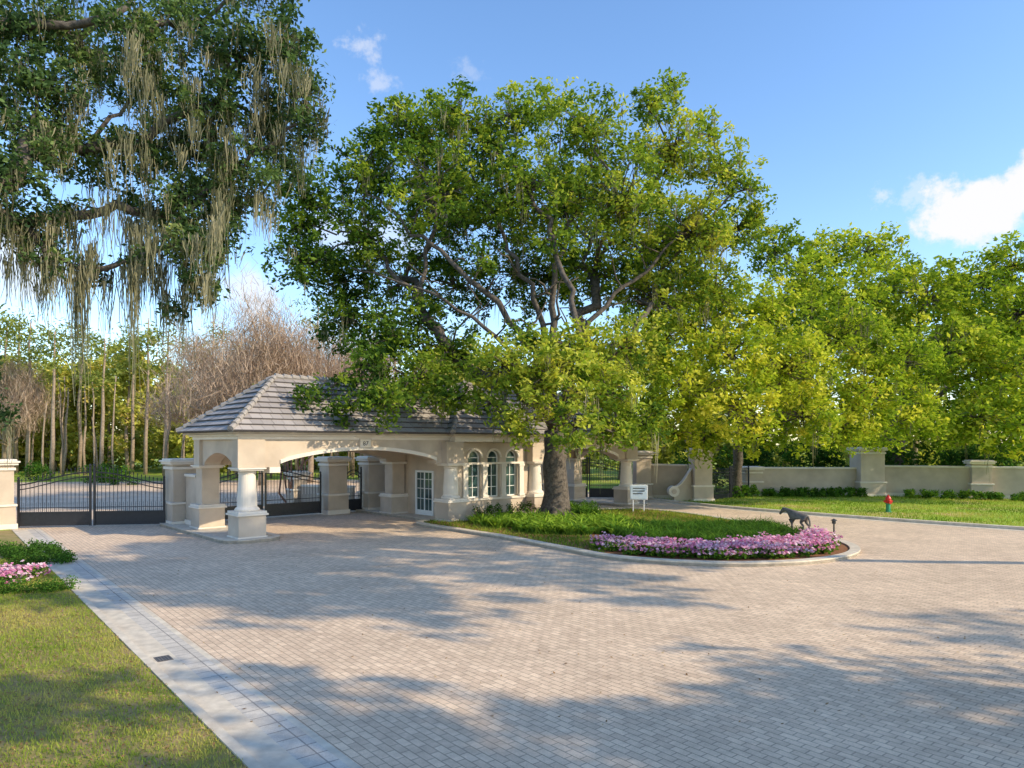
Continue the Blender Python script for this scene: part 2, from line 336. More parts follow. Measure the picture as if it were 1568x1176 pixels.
k=right_of_kerb(xx,yy); xx=xx[k]; yy=yy[k]; n=len(xx); dr=unit(n)*.5; dr[:,2]=1
quadmesh('verge_grass_blades',bladeq(np.column_stack([xx,yy,np.full(n,.06)]),dr,rng.uniform(.05,.12,n),rng.uniform(.01,.02,n)),.34+.16*(np.sin(xx*.9)+np.sin(yy*1.3))+rng.normal(size=n)*.14,P_blade)
n=13000; t=rng.uniform(-1.5,19,n); s=-rng.uniform(0,1,n)*8
B=L0+d*t[:,None]+nR*s[:,None]; n2=1000; C2=np.column_stack([rng.uniform(-12,12,n2),rng.uniform(9,30,n2)]); k=((C2-L0)@nR)>0; C2=C2[k]
C=np.concatenate([np.column_stack([B,rng.uniform(.05,.08,n)]),np.column_stack([C2,np.full(len(C2),.02)])])
quadmesh('fallen_leaves',leafq(C,.028,.45,up=2.5),rng.uniform(0,1,len(C)),P_dead)
# ---------------------------------------------------------------- planted island
isl=[(-4.3,32.0),(-2.2,29.0),(-.4,26.9),(1.47,24.2),(3.3,21.9),(6.05,20.8),(8.9,21.2),(11.1,22.8),(12.0,25.2),(11.6,28.5),(10.3,33),(8.3,37.2),(5.6,38.8),(2,36.5),(-1.5,35)]
isl=smooth(isl,8,True)
A=Acc(); A.ribbon(isl,0,-.32,.0,.13,0,closed=True); A.solid([tuple(p) for p in isl],.0,.09,1,0); A.obj('planted_island',[M_conc,M_mulch],bevel=0)
ip=np.array(isl); 
def inside(x,y,P=ip):
    r=np.zeros(len(x),bool); j=len(P)-1
    for i in range(len(P)):
        c=((P[i,1]>y)!=(P[j,1]>y))&(x<(P[j,0]-P[i,0])*(y-P[i,1])/(P[j,1]-P[i,1]+1e-12)+P[i,0]); r^=c; j=i
    return r
def edge_dist(x,y): return np.min(np.hypot(x[:,None]-ip[None,:,0],y[:,None]-ip[None,:,1]),1)
n=55000; x=rng.uniform(-5,12,n); y=rng.uniform(21,38,n); k=inside(x,y); x=x[k];y=y[k]; e=edge_dist(x,y)
k=(e>.38)&((x<3.0)|(y>29)); x=x[k];y=y[k]; n=len(x); dr=unit(n)*.5; dr[:,2]=1
quadmesh('island_grass',bladeq(np.column_stack([x,y,np.full(n,.09)]),dr,rng.uniform(.05,.12,n),rng.uniform(.008,.016,n)),.15+rng.normal(size=n)*.15+.15*np.sin(x*2+y),P_blade)
def flowers(name,x,y,h=.3,z0=.09,nm=20,fs_=.05,gr=36):
    root=empty(name); n=len(x); hh=h*rng.uniform(.7,1.25,n)
    cen=np.column_stack([x,y,z0+hh*.45])
    o=unit(n*gr)*(rng.uniform(0,1,n*gr)**.4)[:,None]*np.array([.2,.2,.5]); o=o*np.column_stack([np.ones(n*gr),np.ones(n*gr),np.repeat(hh,gr)]); C=np.repeat(cen,gr,0)+o; 
    quadmesh('leaves',leafq(C,.06,.55),.5+rng.normal(size=len(C))*.25,P_shrub,root)
    dd=unit(n*nm); dd[:,2]=np.abs(dd[:,2])*.9+.15; C=np.repeat(cen,nm,0)+dd*np.column_stack([np.full(n*nm,.21),np.full(n*nm,.21),np.repeat(hh,nm)*.62])
    C=np.round(C/.15)*.15+rng.normal(size=C.shape)*.022
    tt=np.repeat(rng.uniform(.2,.95,n),nm)+rng.normal(size=n*nm)*.22
    q=np.concatenate([leafq(C,fs_,.85,up=.8),leafq(C+rng.normal(size=C.shape)*.012,fs_,.7,up=.8)]); quadmesh('blossoms',q,np.concatenate([tt,tt]),P_pink,root)
n=9000; x=rng.uniform(2.2,12.2,n); y=rng.uniform(21,29,n); k=inside(x,y); x=x[k];y=y[k]; e=edge_dist(x,y)
wid=np.interp(x,[2.5,4,6,8,10,12],[.7,1.6,2.2,2.3,2.6,2.8])
k=(e>.70)&(e<wid+.5)&(y<26.3)&(x>2.8)&(y<24.3+np.maximum(0,(x-9.6))*1.2); x=x[k];y=y[k]
k=rng.permutation(len(x))[:430]; flowers('flower_bed',x[k],y[k],h=.34)
def clumps(name,x,y,h,nb,pal,tint,z0=.09,wd=.012,spread=.7):
    n=len(x)*nb; b=np.column_stack([np.repeat(x,nb),np.repeat(y,nb),np.full(n,z0)])+rng.normal(size=(n,3))*np.array([.07,.07,0])
    dv=unit(n)*spread; dv[:,2]=1; dv/=np.linalg.norm(dv,axis=1)[:,None]; hh=np.repeat(h,nb)*rng.uniform(.6,1.15,n); ww=rng.uniform(.7,1.4,n)*wd
    a=rng.uniform(0,2*math.pi,n); wv=np.stack([np.cos(a),np.sin(a),0*a],1)*ww[:,None]
    m=b+dv*(hh*.6)[:,None]; dv2=dv.copy(); dv2[:,2]*=.15; dv2/=np.linalg.norm(dv2,axis=1)[:,None]; tpt=m+dv2*(hh*.5)[:,None]
    q=np.concatenate([np.stack([b-wv,b+wv,m+wv,m-wv],1),np.stack([m-wv,m+wv,tpt+wv*.2,tpt-wv*.2],1)])
    tt=tint+np.repeat(rng.normal(size=len(x))*.12,nb)+rng.normal(size=n)*.1
    quadmesh(name,q,np.concatenate([tt,tt+.08]),pal)
n=1500; x=rng.uniform(4.2,11.5,n); y=rng.uniform(24.4,30,n); k=inside(x,y)&(y>24.5+np.maximum(0,x-9.2)*1.3)&(edge_dist(x,y)>.6); x=x[k][:420]; y=y[k][:420]
clumps('ornamental_grass',x,y,rng.uniform(.40,.62,len(x)),32,P_shrub,.26,wd=.013)
x=rng.uniform(-1.6,5,260); y=rng.uniform(27.3,32,260); k=inside(x,y)&(edge_dist(x,y)>1.6); x=x[k];y=y[k]
clumps('fern_bed',x,y,rng.uniform(.45,.75,len(x)),26,P_shrub,.72,wd=.035,spread=1.0)
def shrub(name,c,dim,nc,pal=P_shrub,size=.06,npc=45,tint=.4,rz=0,cr=.22):
    p=rng.uniform(-1,1,(nc,3)); p=p/np.maximum(1,(np.abs(p)**4).sum(1)**.25)[:,None]; p=p*np.array(dim)/2
    ca,sa=math.cos(rz),math.sin(rz); q=p.copy(); q[:,0]=p[:,0]*ca-p[:,1]*sa; q[:,1]=p[:,0]*sa+p[:,1]*ca
    cc=q+np.array(c); off=unit(nc*npc)*(rng.uniform(0,1,nc*npc)**.5)[:,None]*cr
    C=np.repeat(cc,npc,0)+off; C[:,2]=np.maximum(C[:,2],.06)
    return quadmesh(name,leafq(C,size),np.repeat(tint+rng.normal(size=nc)*.12,npc)+rng.normal(size=nc*npc)*.12,pal)
# ---------------------------------------------------------------- gatehouse
O=np.array([-10.0,26.8]); ROT=math.atan2(.67,.74)
ga=np.array([math.cos(ROT),math.sin(ROT)]); gb=np.array([-ga[1],ga[0]])
def GH(a,b,z=0): p=O+ga*a+gb*b; return np.array([p[0],p[1],z])
gh=empty('gatehouse',(O[0],O[1],0),ROT)
XE=22.6; YD=4.2
A=Acc()
def arch_beam(A,x0,x1,xa,xb,y0,y1,zs,zc,zt,mat=0,axis='x',zb=2.72):
    pts=[(x0,zt),(x0,zb),(xa,zb),(xa,zs)]
    for k in range(1,20):
        t=k/20; pts.append((xa+(xb-xa)*t, zs+(zc-zs)*math.sin(math.pi*t)**.75))
    pts+=[(xb,zs),(xb,zb),(x1,zb),(x1,zt)]
    A.prism(pts,y0,y1,mat,axis)
for (x0,x1,xa,xb) in ((-.46,9.7,1.15,8.55),(14.4,XE+.46,15.55,21.45)):
    for y in (0,YD):
        arch_beam(A,x0,x1,xa,xb,y-.33,y+.33,2.86,3.36,3.78)
for xx in (0,XE): arch_beam(A,.33,YD-.33,.55,YD-.55,xx-.33,xx+.33,2.8,3.25,3.78,axis='y')
def archivolt(A,xa,xb,y,zs,zc,th=.14,dep=.05):
    lo=[];hi=[]
    for k in range(25):
        t=k/24; x=xa+(xb-xa)*t; z=zs+(zc-zs)*math.sin(math.pi*t)**.75; lo.append((x,z-.012)); hi.append((x,z+th))
    A.prism(lo+hi[::-1],y-dep,y+.02,1)
for xa,xb in ((1.15,8.55),(15.55,21.45)): archivolt(A,xa,xb,-.33,2.86,3.36)
A.box(-.50,XE+.50,-.37,YD+.37,3.78,3.90,1)
A.box(-.62,XE+.62,-.49,YD+.49,3.903,3.98,1)
A.box(-.80,XE+.80,-.70,YD+.70,3.983,4.05,0)
A.box(9.3,14.8,-.75,YD+.6,3.70,3.975,1)
A.box(8.95,15.15,-1.12,YD+1.0,3.978,4.052,0)
A.box(-.3,9.6,.34,YD-.34,3.45,3.52,1); A.box(14.5,XE+.3,.34,YD-.34,3.45,3.52,1)
def corner(x,y,round_=True,w=.56):
    A.box(x-w,x+w,y-w,y+w,.0,.16,1); A.box(x-w+.04,x+w-.04,y-w+.04,y+w-.04,.163,.93,0)
    A.box(x-w-.03,x+w+.03,y-w-.03,y+w+.03,.933,1.0,1); A.box(x-w+.02,x+w-.02,y-w+.02,y+w-.02,1.003,1.09,1)
    if round_:
        A.lathe((x,y,1.093),[(.44,0),(.46,.05),(.42,.11),(.37,.14),(.36,.2),(.36,.5),(.30,1.38),(.33,1.40),(.33,1.44),(.30,1.46),(.38,1.5)],24,1)
    else:
        A.box(x-.36,x+.36,y-.36,y+.36,1.093,2.595,0); 
    A.box(x-.46,x+.46,y-.46,y+.46,2.60,2.657,1); A.box(x-.53,x+.53,y-.53,y+.53,2.66,2.715,1)
for x in (0,XE): corner(x,0,True); corner(x,YD,False)
corner(9.35,-.35,True); corner(14.75,-.35,True)
corner(9.3,YD+.1,False); corner(14.8,YD+.1,False)
A.box(.72,1.15,-.36,.30,2.5,2.717,1)
for x in (0,XE): A.box(x-.52,x+.52,-.44,-.331,2.72,3.775,0)
for x in (9.35,14.75): A.box(x-.5,x+.5,-.72,.2,2.72,3.695,0)
gx0,gx1,gy0,gy1=9.75,14.35,-.25,YD+.25
A.box(gx0,gx0+.25,gy0+.3,gy1-.3,0,3.7,0); A.box(gx1-.25,gx1,gy0+.3,gy1-.3,0,3.7,0); A.box(gx0,gx1,gy1-.3,gy1,0,3.7,0)
wins=[(10.85,.78),(12.05,.78),(13.25,.78)]
zs_,zsp=1.02,2.95
A.box(gx0,gx1,gy0,gy0+.298,0,zs_,0)
xs=[gx0]+[v for c,wd in wins for v in (c-wd/2,c+wd/2)]+[gx1]
for i in range(0,len(xs),2): A.box(xs[i],xs[i+1],gy0,gy0+.298,zs_+.001,3.69,0)
for c,wd in wins:
    r=wd/2; pts=[(c-r,3.69),(c-r,zsp)]+[(c-r*math.cos(math.pi*k/16),zsp+r*math.sin(math.pi*k/16)*.9) for k in range(1,16)]+[(c+r,zsp),(c+r,3.69)]
    A.prism(pts,gy0,gy0+.298,0)
    o=[(c-(r+.1)*math.cos(math.pi*k/16),zsp+(r+.1)*math.sin(math.pi*k/16)*.92) for k in range(17)]; ii=[(c-(r+.0)*math.cos(math.pi*k/16),zsp+r*math.sin(math.pi*k/16)*.9) for k in range(17)]
    A.prism(ii+o[::-1],gy0-.06,gy0+.01,1)
A.box(gx0-.02,gx1+.02,gy0-.07,gy0-.002,.9,1.0,1); A.box(gx0-.02,gx1+.02,gy0-.05,gy0-.002,2.62,2.72,1); A.box(gx0-.03,gx1+.03,gy0-.06,gy0-.002,0,.2,1)
for xm in (10.25,11.45,12.65,13.85):
    A.box(xm-.14,xm+.14,gy0-.10,gy0-.003,1.003,2.615,1); A.box(xm-.18,xm+.18,gy0-.13,gy0-.004,2.50,2.617,1); A.box(xm-.18,xm+.18,gy0-.13,gy0-.004,1.004,1.12,1)
A.obj('walls_and_columns',[M_stuc,M_trim],gh,bevel=.012)
A=Acc()
for c,wd in wins:
    r=wd/2; y=gy0+.16
    A.box(c-r,c+r,y+.04,y+.05,zs_,zsp,1)
    A.prism([(c-r*math.cos(math.pi*k/16),zsp+r*math.sin(math.pi*k/16)*.9) for k in range(17)],y+.04,y+.05,1)
    for xx in (c-r,c+r-.06): A.box(xx,xx+.06,y,y+.04,zs_,zsp,0)
    A.box(c-.018,c+.018,y,y+.04,zs_+.06,2.62,0)
    for z in (zs_,1.5,2.05,2.62,zsp-.02): A.box(c-r+.061,c+r-.061,y+.002,y+.038,z,z+(.06 if z in(zs_,2.62) else .03),0)
    o=[(c-r*math.cos(math.pi*k/16),zsp+r*math.sin(math.pi*k/16)*.9) for k in range(17)]; ii=[(c-(r-.06)*math.cos(math.pi*k/16),zsp+(r-.06)*math.sin(math.pi*k/16)*.9) for k in range(17)]
    A.prism(ii+o[::-1],y,y+.04,0)
for xs_,sg in ((gx0,-1),(gx1,1)):
    def bx(x0,x1,y0,y1,z0,z1,m): A.box(min(xs_+sg*x0,xs_+sg*x1),max(xs_+sg*x0,xs_+sg*x1),y0,y1,z0,z1,m)
    bx(.002,.06,1.5,1.62,.0,2.3,0); bx(.002,.06,2.9,3.02,.0,2.3,0); bx(.002,.06,1.62,2.9,2.2,2.3,0); bx(.003,.04,2.22,2.30,.0,2.2,0)
    for (a,b) in ((1.62,2.22),(2.30,2.9)):
        bx(.003,.02,a,b,.35,2.2,1); bx(.003,.03,a,b,0,.35,0)
        for z in (.9,1.4,1.85): bx(.021,.032,a,b,z,z+.03,0)
        bx(.021,.032,(a+b)/2-.012,(a+b)/2+.012,.35,2.2,0)
A.obj('windows_and_doors',[M_white,M_glass],gh)
A=Acc(); A.box(4.6,5.1,-.41,-.372,3.46,3.80,0); A.box(4.56,5.14,-.392,-.333,3.43,3.83,1); A.obj('number_plate',[M_trim,M_stuc],gh)
fc=bpy.data.curves.new('house_number','FONT'); fc.body='87'; fc.size=.26; fc.extrude=.006; fc.align_x='CENTER'; fo=bpy.data.objects.new('house_number',fc); scene.collection.objects.link(fo); fo.parent=gh
fo.location=(4.85,-.415,3.54); fo.rotation_euler=(math.radians(90),0,0); fc.materials.append(M_dark)
tq=[];tt=[]
def roof_face(e0,e1,r1,r0,row=.38,tw_=.42):
    e0,e1,r1,r0=[np.array(p,float) for p in (e0,e1,r1,r0)]
    sl=np.linalg.norm((r0+r1)/2-(e0+e1)/2); n=max(1,int(round(sl/row))); nn=np.cross(e1-e0,r0-e0); nn/=np.linalg.norm(nn)
    if nn[2]<0: nn=-nn
    for k in range(n):
        t0=k/n; t1=min(1,(k+1.12)/n)
        a0=e0+(r0-e0)*t0; a1=e1+(r1-e1)*t0; b0=e0+(r0-e0)*t1; b1=e1+(r1-e1)*t1; ln=np.linalg.norm(a1-a0); m=max(1,int(round(ln/tw_)))
        sh=(k%2)*.5
        cuts=[0]+[ (j+sh)/m for j in range(0 if sh else 1,m) if 0<(j+sh)/m<1]+[1]
        for j in range(len(cuts)-1):
            s0=cuts[j]; s1=cuts[j+1]; g=.006/max(ln,.5); lift=.085+rng.uniform(-.008,.008)
            p0=a0+(a1-a0)*(s0+g); p1=a0+(a1-a0)*(s1-g)
            def up(s): 
                base=a0+(a1-a0)*s; q=b0+(b1-b0)*np.clip(np.dot(base-b0,(b1-b0))/max(np.dot(b1-b0,b1-b0),1e-6),0,1); return q
            q0=up(s0+g) if s0>0 else b0; q1=up(s1-g) if s1<1 else b1
            tn=rng.uniform(0,1)*.5+.4
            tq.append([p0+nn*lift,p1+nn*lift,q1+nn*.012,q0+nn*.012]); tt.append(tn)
            tq.append([p0+nn*.0,p1+nn*.0,p1+nn*lift,p0+nn*lift]); tt.append(0)  # riser takes the darkest tint: shadow line under each course painted in
ZE=4.06
def hip(x0,x1,y0,y1,slope,caps):
    h=min(x1-x0,y1-y0)/2; z=ZE+h*slope
    if x1-x0>=y1-y0: ra=(x0+h,(y0+y1)/2,z); rb=(x1-h,(y0+y1)/2,z)
    else: ra=((x0+x1)/2,y0+h,z); rb=((x0+x1)/2,y1-h,z)
    c=[(x0,y0,ZE),(x1,y0,ZE),(x1,y1,ZE),(x0,y1,ZE)]
    if x1-x0>=y1-y0:
        roof_face(c[0],c[1],rb,ra); roof_face(c[2],c[3],ra,rb); roof_face(c[3],c[0],ra,ra); roof_face(c[1],c[2],rb,rb); hp=[(c[0],ra),(c[3],ra),(c[1],rb),(c[2],rb)]
    else:
        roof_face(c[0],c[1],ra,ra); roof_face(c[2],c[3],rb,rb); roof_face(c[3],c[0],ra,rb); roof_face(c[1],c[2],rb,ra); hp=[(c[0],ra),(c[1],ra),(c[2],rb),(c[3],rb)]
    for a,b in hp+[(ra,rb)]:
        a=np.array(a,float); b=np.array(b,float); ln=np.linalg.norm(b-a)
        if ln<.1: continue
        n=max(1,int(ln/.36))
        for k in range(n):
            p=a+(b-a)*k/n; q=a+(b-a)*(k+1.1)/n; caps.tube([p+np.array([0,0,.09]),q+np.array([0,0,.045])],[.125,.10],8)
caps=Acc(); hip(-.95,XE+.95,-.85,YD+.85,.78,caps); hip(8.75,15.35,-1.3,YD+1.2,.80,caps)
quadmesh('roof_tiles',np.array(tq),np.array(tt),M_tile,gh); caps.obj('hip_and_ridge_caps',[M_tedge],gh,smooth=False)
def rrect(x0,x1,y0,y1,r,n=8):
    o=[]
    for cx,cy,a0 in ((x1-r,y0+r,-90),(x1-r,y1-r,0),(x0+r,y1-r,90),(x0+r,y0+r,180)):
        for k in range(n+1): a=math.radians(a0+90*k/n); o.append((cx+r*math.cos(a),cy+r*math.sin(a)))
    return o
for nm,x0,x1,y0,y1 in (('column_island',-1.15,1.1,-1.15,7.6),('guardhouse_plinth',8.6,15.6,-1.1,7.8),('column_island',XE-1.1,XE+1.15,-1.2,7.6)):
    P=[GH(*p)[:2] for p in rrect(x0,x1,y0,y1,.9)]; A=Acc(); A.ribbon(P,0,-.28,0,.125,0,closed=True); A.solid([tuple(p) for p in P],0,.11,0); A.obj(nm,[M_conc])
# ---------------------------------------------------------------- stucco piers, walls, gates
def pier(A,c,rz=ROT,w=1.1,h=2.9):
    k=w/2
    for (e,z0,z1,m) in ((.06,0,.22,1),(0,.223,.95,0),(.05,.953,1.05,1),(-.06,1.053,h-.42,0),(0,h-.417,h-.30,1),(-.05,h-.297,h-.2,0),(.08,h-.197,h-.10,1),(.14,h-.097,h-.02,1),(.04,h-.017,h+.05,1)):
        A.box(-k-e,k+e,-k-e,k+e,z0,z1,m,c=(c[0],c[1]),rz=rz)
def wall(A,p,q,h=2.1,t=.32):
    p=np.array(p[:2]);q=np.array(q[:2]); c=(p+q)/2; l=np.linalg.norm(q-p)/2; rz=math.atan2(q[1]-p[1],q[0]-p[0])
    A.box(-l,l,-t/2-.05,t/2+.05,0,.3,1,c=c,rz=rz); A.box(-l,l,-t/2,t/2,.303,h-.12,0,c=c,rz=rz); A.box(-l,l,-t/2-.07,t/2+.07,h-.117,h,1,c=c,rz=rz)
def scroll(A,p,dirv,h0,h1,l,t=.34):
    p=np.array(p[:2]); dv=np.array(dirv[:2],float); dv/=np.linalg.norm(dv); rz=math.atan2(dv[1],dv[0]); n=18
    top=[(l*k/n,h1+(h0-h1)*(1-math.sin(.5*math.pi*k/n))**1.0) for k in range(n+1)]
    poly=[(0,0),(l,0)]+top[::-1]; ca,sa=math.cos(rz),math.sin(rz)
    B=Acc(); B.prism(poly,-t/2,t/2,0)
    lo=top; hi=[(x,z+.1) for x,z in top]; B.prism(lo+hi[::-1],-t/2-.06,t/2+.06,1)
    B.tube([(l+.0,-t/2-.08,h1-.2),(l+.0,t/2+.08,h1-.2)],[.34,.34],20,1); B.tube([(l,-t/2-.12,h1-.2),(l,t/2+.12,h1-.2)],[.16,.16],16,0)
    vs=[(p[0]+x*ca-y*sa,p[1]+x*sa+y*ca,z) for x,y,z in B.v]; o=len(A.v); A.v+=vs; A.f+=[tuple(i+o for i in f) for f in B.f]; A.m+=B.m
def gate(name,p,q,h0=1.95,h1=2.5,leaves=2,panel=.62):
    A=Acc(); p=np.array(p[:2]);q=np.array(q[:2]); l=np.linalg.norm(q-p); dv=(q-p)/l; rz=math.atan2(dv[1],dv[0])
    def P(s,z,o=0): return (p[0]+dv[0]*s-dv[1]*o,p[1]+dv[1]*s+dv[0]*o,z)
    def top(s): 
        t=s/l; return h0+(h1-h0)*math.sin(math.pi*t)**1.5
    def bar(s0,s1,z0,z1,th): A.box(0,s1-s0,-th,th,z0,z1,0,c=P(s0,0)[:2],rz=rz)
    ll=l/leaves
    for i in range(leaves):
        a=i*ll+.05; b=(i+1)*ll-.04
        for s in (a,b-.08): bar(s,s+.08,.06,top(s)+.12,.045); A.lathe((*P(s+.04,0)[:2],top(s)+.12),[(.03,0),(.055,.04),(.05,.09),(.01,.13)],8)
        bar(a+.08,b-.08,.08,.14,.03); bar(a+.08,b-.08,panel,panel+.06,.03); bar(a+.08,b-.08,.141,panel-.001,.008)
        bar(a+.08,b-.08,panel+.22,panel+.25,.018)
        ss=np.linspace(a+.04,b-.04,14); A.tube([P(s,top(s)-.12) for s in ss],[.028]*14,6); A.tube([P(s,top(s)-.32) for s in ss],[.022]*14,6)
        n=int((b-a)/.155)
        for k in range(1,n):
            s=a+(b-a)*k/n; A.tube([P(s,panel+.06),P(s,top(s)+.02)],[.014,.014],5); A.tube([P(s,top(s)+.02),P(s,top(s)+.06),P(s,top(s)+.15)],[.014,.028,.003],5)
            s2=s+(b-a)/n*.5
            A.tube([P(s2,panel+.06),P(s2,panel+.46)],[.009,.009],4)
    return A.obj(name,[M_iron])
MS=[M_stuc,M_trim]
A=Acc(); pier(A,GH(-.15,6.9),w=1.3); wall(A,GH(-.1,4.8),GH(-.1,6.2),h=2.3); A.obj('gate_pier',MS,bevel=.012)
pL2=np.array([-21.85,30.2,0])
A=Acc(); pier(A,pL2,w=1.1); scroll(A,pL2-np.array([.1,.5,0]),(-.35,-1),1.9,.9,2.4)
wall(A,pL2-np.array([.5,0,0]),pL2-np.array([12,-3,0])); A.obj('gate_pier',MS,bevel=.012)
gate('iron_gate',pL2+np.array([.62,.2,0]),GH(-.85,6.95))
A=Acc(); pier(A,GH(7.3,7),w=1.15); A.obj('gate_pier',MS,bevel=.012)
gate('iron_gate',GH(.55,7),GH(6.65,7))
gate('pedestrian_gate',GH(7.95,7),GH(9.0,7),h0=2.1,h1=2.35,leaves=1)
A=Acc(); pier(A,GH(9.6,7),w=1.1,h=2.9); wall(A,GH(10.2,7),GH(13.9,7),h=2.2); pier(A,GH(14.4,7),w=1.1); A.obj('stucco_wall',MS,bevel=.012)
A=Acc(); wall(A,GH(9.2,8.3),GH(7.8,11.5),h=1.3); pier(A,GH(7.7,12),w=.9,h=2.0); A.obj('stucco_wall',MS,bevel=.012)
gate('iron_gate',GH(15.0,7),GH(21.6,7))
A=Acc(); pier(A,GH(22.3,7),w=1.2); A.obj('gate_pier',MS,bevel=.012)
rp=np.array([11.8,44.5,0]); rp0=np.array([8.5,46.5,0])
gate('iron_gate',GH(23.0,7.2),rp0-np.array([.6,0,0]))
A=Acc(); pier(A,rp,rz=.1,w=1.25,h=3.3); scroll(A,rp-np.array([.6,0,0]),(-1,-.02),2.0,.85,1.1,t=.4); pier(A,rp0,rz=.1,w=1.1,h=3.1); wall(A,rp0+np.array([.5,0,0]),rp+np.array([-.6,.9,0]),h=2.3)
A.obj('stucco_wall',MS,bevel=.012)
gate('iron_fence',rp+np.array([.7,.3,0]),np.array([16.2,48.5,0]),h0=1.9,h1=1.9,leaves=2,panel=.3)
A=Acc(); pts=[(16.6,49.3),(24.5,49.0),(30.6,46.5),(37.5,43.5),(46,38.5),(56,31)]
for i in range(len(pts)-1): wall(A,pts[i],pts[i+1],h=2.0 if i==0 else 2.15)
for i,(x,y) in enumerate(pts): pier(A,(x,y),rz=-.3 if i>1 else 0,w=1.75 if i==1 else 1.25,h=3.35 if i==1 else (2.0 if i==0 else 2.5))
A.obj('perimeter_wall',MS,bevel=.012)
# ---------------------------------------------------------------- small objects
hx=G(1360,786); A=Acc()
A.lathe((hx[0],hx[1],.06),[(.17,0),(.17,.04),(.11,.05),(.11,.40),(.14,.42),(.14,.46)],18,1)
A.lathe((hx[0],hx[1],.06),[(.125,.461),(.125,.66),(.15,.67),(.15,.71),(.13,.74),(.10,.81),(.05,.85),(.035,.86),(.035,.91),(.0,.91)],18,0)
for dv in ((1,0),(-1,0)): A.tube([(hx[0]+dv[0]*.1,hx[1],.62),(hx[0]+dv[0]*.22,hx[1],.62)],[.055,.06],10,0)
A.tube([(hx[0],hx[1]-.1,.58),(hx[0],hx[1]-.25,.58)],[.075,.08],12,0)
A.obj('fire_hydrant',[M_red,M_green],smooth=False)
sx=G(978,786); A=Acc()
for o in (-.28,.28): A.box(o-.03,o+.03,-.03,.03,.0,1.45,1,c=sx,rz=-.1)
A.box(-.42,.42,-.055,-.031,.75,1.45,0,c=sx,rz=-.1); A.box(-.46,.46,-.030,-.0,.71,1.49,1,c=sx,rz=-.1)
for z in (1.28,1.14,1.0): A.box(-.3,.3-.1*(z<1.1),-.062,-.056,z,z+.05,2,c=sx,rz=-.1)
A.obj('information_sign',[M_sign,M_white,M_dark])
lx=G(1277,822); A=Acc(); A.tube([(lx[0],lx[1],0),(lx[0],lx[1],.5)],[.035,.03],10,0); A.lathe((lx[0],lx[1],.5),[(.05,0),(.075,.03),(.07,.12),(.13,.14),(.03,.2),(0,.21)],14,0); A.obj('path_light',[M_dark])
def skin_statue(name,loc,rz,sc):
    J={'pel':(.42,0,1.0,.22),'mid':(.05,0,.98,.23),'che':(-.33,0,1.0,.25),'n1':(-.56,0,1.18,.17),'n2':(-.80,0,1.28,.12),'hd':(-.97,0,1.24,.11),'mz':(-1.15,0,1.02,.07),'mz2':(-1.2,0,.94,.055),
    'e1':(-.93,.06,1.40,.022),'e2':(-.93,-.06,1.40,.022),'tl':(.63,0,.98,.06),'t2':(.74,0,.72,.06),'t3':(.77,0,.42,.035)}
    E=[('pel','mid'),('mid','che'),('che','n1'),('n1','n2'),('n2','hd'),('hd','mz'),('mz','mz2'),('hd','e1'),('hd','e2'),('pel','tl'),('tl','t2'),('t2','t3')]
    for s,y in (('L',.13),('R',-.13)):
        f=.1 if s=='L' else -.08
        J.update({'f1'+s:(-.36,y,.75,.10),'f2'+s:(-.38-f,y,.45,.055),'f3'+s:(-.36-f*1.2,y,.12,.04),'f4'+s:(-.40-f*1.2,y,.03,.05),'h1'+s:(.42,y,.80,.14),'h2'+s:(.33+f,y,.60,.09),'h3'+s:(.52+f,y,.42,.055),'h4'+s:(.47+f,y,.12,.04),'h5'+s:(.43+f,y,.03,.05)})
        E+=[('che','f1'+s),('f1'+s,'f2'+s),('f2'+s,'f3'+s),('f3'+s,'f4'+s),('pel','h1'+s),('h1'+s,'h2'+s),('h2'+s,'h3'+s),('h3'+s,'h4'+s),('h4'+s,'h5'+s)]
    ks=list(J); me=bpy.data.meshes.new(name); me.from_pydata([J[k][:3] for k in ks],[(ks.index(a),ks.index(b)) for a,b in E],[])
    o=bpy.data.objects.new('body',me); scene.collection.objects.link(o)
    bpy.context.view_layer.objects.active=o
    sk=o.modifiers.new('s','SKIN'); sv=me.skin_vertices[0].data
    for i,k in enumerate(ks): sv[i].radius=(J[k][3],J[k][3]); sv[i].use_root=(k=='pel')
    sb=o.modifiers.new('ss','SUBSURF'); sb.levels=2; sb.render_levels=2
    dg=bpy.context.evaluated_depsgraph_get(); m2=bpy.data.meshes.new_from_object(o.evaluated_get(dg)); bpy.data.objects.remove(o)
    m2.materials.clear(); m2.materials.append(M_bronze); m2.polygons.foreach_set('use_smooth',[True]*len(m2.polygons))
    root=empty(name,loc,rz); root.scale=(sc,sc,sc); b=bpy.data.objects.new('body',m2); scene.collection.objects.link(b); b.parent=root
    A=Acc(); A.solid(rrect(-.75,.75,-.38,.38,.15),-.35,.02,0); A.obj('base_slab',[M_bronze],root)
st=G(1222,826); skin_statue('horse_statue',(st[0],st[1],.26),math.radians(-56),.66)
